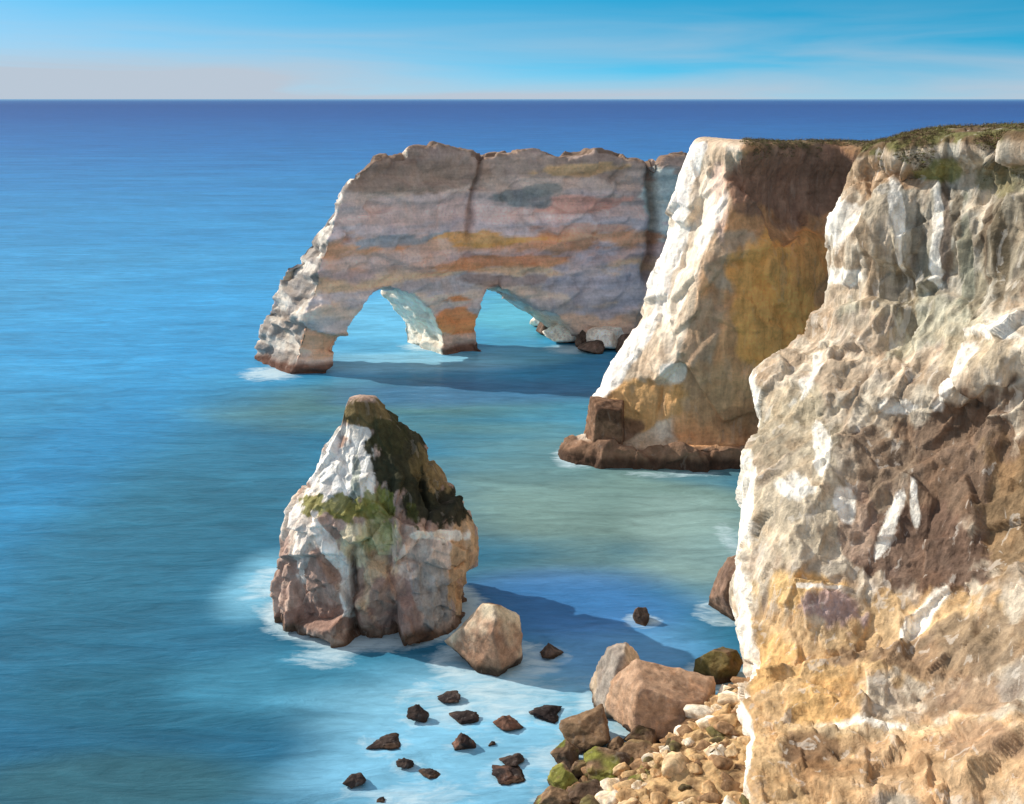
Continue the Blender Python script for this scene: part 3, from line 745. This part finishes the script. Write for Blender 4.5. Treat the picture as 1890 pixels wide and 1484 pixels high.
a1 = wn((.02, .06, 1)); a2 = wn((.12, .45, 1), dist=1.0); a3 = wn((.6, 2.0, 1), dist=.5)
fac = mt('MULTIPLY', mt('MULTIPLY', mrn(a1, .3, .7, .82, 1.18), mrn(a2, .3, .7, .82, 1.22)), mrn(a3, .3, .7, .9, 1.1))
sc = nd(nt, 'ShaderNodeVectorMath', operation='SCALE'); L(at.outputs['Color'], sc.inputs[0]); L(fac, sc.inputs['Scale'])
b1 = wn((.35, .8, 1), dist=1.2, detail=8, rough=.65)
ff = mt('SUBTRACT', mt('ADD', af.outputs['Fac'], mt('MULTIPLY', b1, 1.3)), 1.0)
fm = mrn(ff, -.06, .42, 0, 1)
fm = mt('MULTIPLY', fm, mrn(af.outputs['Fac'], .02, .3, 0, .85))
mx = nd(nt, 'ShaderNodeMix', data_type='RGBA'); L(fm, mx.inputs[0]); L(sc.outputs[0], mx.inputs[6]); mx.inputs[7].default_value = (.60, .76, .82, 1)
L(mx.outputs[2], df.inputs['Color'])
hgt = mt('ADD', mt('MULTIPLY', a2, 1.0), mt('MULTIPLY', a3, .3))
bp = nd(nt, 'ShaderNodeBump'); bp.inputs['Strength'].default_value = .5; bp.inputs['Distance'].default_value = .5; L(hgt, bp.inputs['Height'])
L(bp.outputs[0], df.inputs['Normal']); L(bp.outputs[0], gl.inputs['Normal']); L(bp.outputs[0], frn.inputs['Normal'])
L(mt('MULTIPLY', mt('MINIMUM', frn.outputs[0], .45), mrn(fm, 0, 1, .4, .1)), mixs.inputs[0])
finish('sea', me, m, 'structure', 'blue green sea with foam around the rocks', 'sea')

# ================================================================== SUN, SKY, CAMERA
EL = math.radians(31.5); AZ = (-.905, .42)
sd = Vector((AZ[0] * math.cos(EL), AZ[1] * math.cos(EL), math.sin(EL)))
sl = bpy.data.lights.new('sun', 'SUN'); sl.energy = 4.5; sl.angle = math.radians(.5); sl.color = (1, .94, .84)
so = bpy.data.objects.new('sun', sl); link(so); so.rotation_euler = (-sd).to_track_quat('-Z', 'Y').to_euler()
w = bpy.data.worlds.new('World'); scene.world = w; w.use_nodes = True; nt = w.node_tree; L = nt.links.new
bg = nt.nodes['Background']; bg.inputs[1].default_value = .15
sky = nd(nt, 'ShaderNodeTexSky', sky_type='NISHITA'); sky.sun_disc = False; sky.sun_elevation = EL
sky.sun_rotation = math.atan2(AZ[0], AZ[1]) % (2 * math.pi); sky.air_density = 1.0; sky.dust_density = .6; sky.ozone_density = 1.2
tc = nd(nt, 'ShaderNodeTexCoord'); g = nd(nt, 'ShaderNodeMapping'); g.inputs['Scale'].default_value = (1, 1, 3.4); g.inputs['Location'].default_value = (0, 0, .18)
L(tc.outputs['Generated'], g.inputs[0]); nrm = nd(nt, 'ShaderNodeVectorMath', operation='NORMALIZE'); L(g.outputs[0], nrm.inputs[0]); L(nrm.outputs[0], sky.inputs[0])
sx = nd(nt, 'ShaderNodeSeparateXYZ'); L(tc.outputs['Generated'], sx.inputs[0])
hs = nd(nt, 'ShaderNodeHueSaturation'); L(sky.outputs[0], hs.inputs['Color'])
L(mrn(sx.outputs['Z'], .09, .2, .47, .5), hs.inputs['Hue']); L(mrn(sx.outputs['Z'], .09, .2, 1.6, .32), hs.inputs['Saturation']); L(mrn(sx.outputs['Z'], .09, .2, 1.14, 1.65), hs.inputs['Value'])
g2 = nd(nt, 'ShaderNodeMapping'); g2.inputs['Scale'].default_value = (2.6, 2.6, 30); L(tc.outputs['Generated'], g2.inputs[0])
cl = nd(nt, 'ShaderNodeTexNoise'); cl.inputs['Scale'].default_value = 1.0; cl.inputs['Detail'].default_value = 5; cl.inputs['Distortion'].default_value = .5; L(g2.outputs[0], cl.inputs[0])
hz = mrn(sx.outputs['Z'], 0.008, .085, 1, 0)
lf = mrn(sx.outputs['X'], -.45, .1, .55, 0)
band = mrn(sx.outputs['Z'], 0.0, .022, .4, 0)
cf = mt('ADD', mt('MULTIPLY', mt('ADD', mrn(cl.outputs['Fac'], .32, .68, -.05, .95), lf), hz), band)
cfc = nd(nt, 'ShaderNodeClamp'); L(cf, cfc.inputs[0])
mx = nd(nt, 'ShaderNodeMix', data_type='RGBA'); L(cfc.outputs[0], mx.inputs[0]); L(hs.outputs[0], mx.inputs[6]); mx.inputs[7].default_value = (3.3, 3.85, 4.5, 1)
L(mx.outputs[2], bg.inputs[0])
cam = bpy.data.cameras.new('camera'); cam.sensor_width = 36; cam.lens = 36 * FPX / 1890; cam.clip_end = 60000
co_ = bpy.data.objects.new('camera', cam); link(co_); co_.location = (0, 0, CAMH); co_.rotation_euler = (math.radians(90) - PITCH, 0, 0)
scene.camera = co_
scene.view_settings.view_transform = 'Standard'; scene.view_settings.look = 'None'; scene.view_settings.exposure = 0
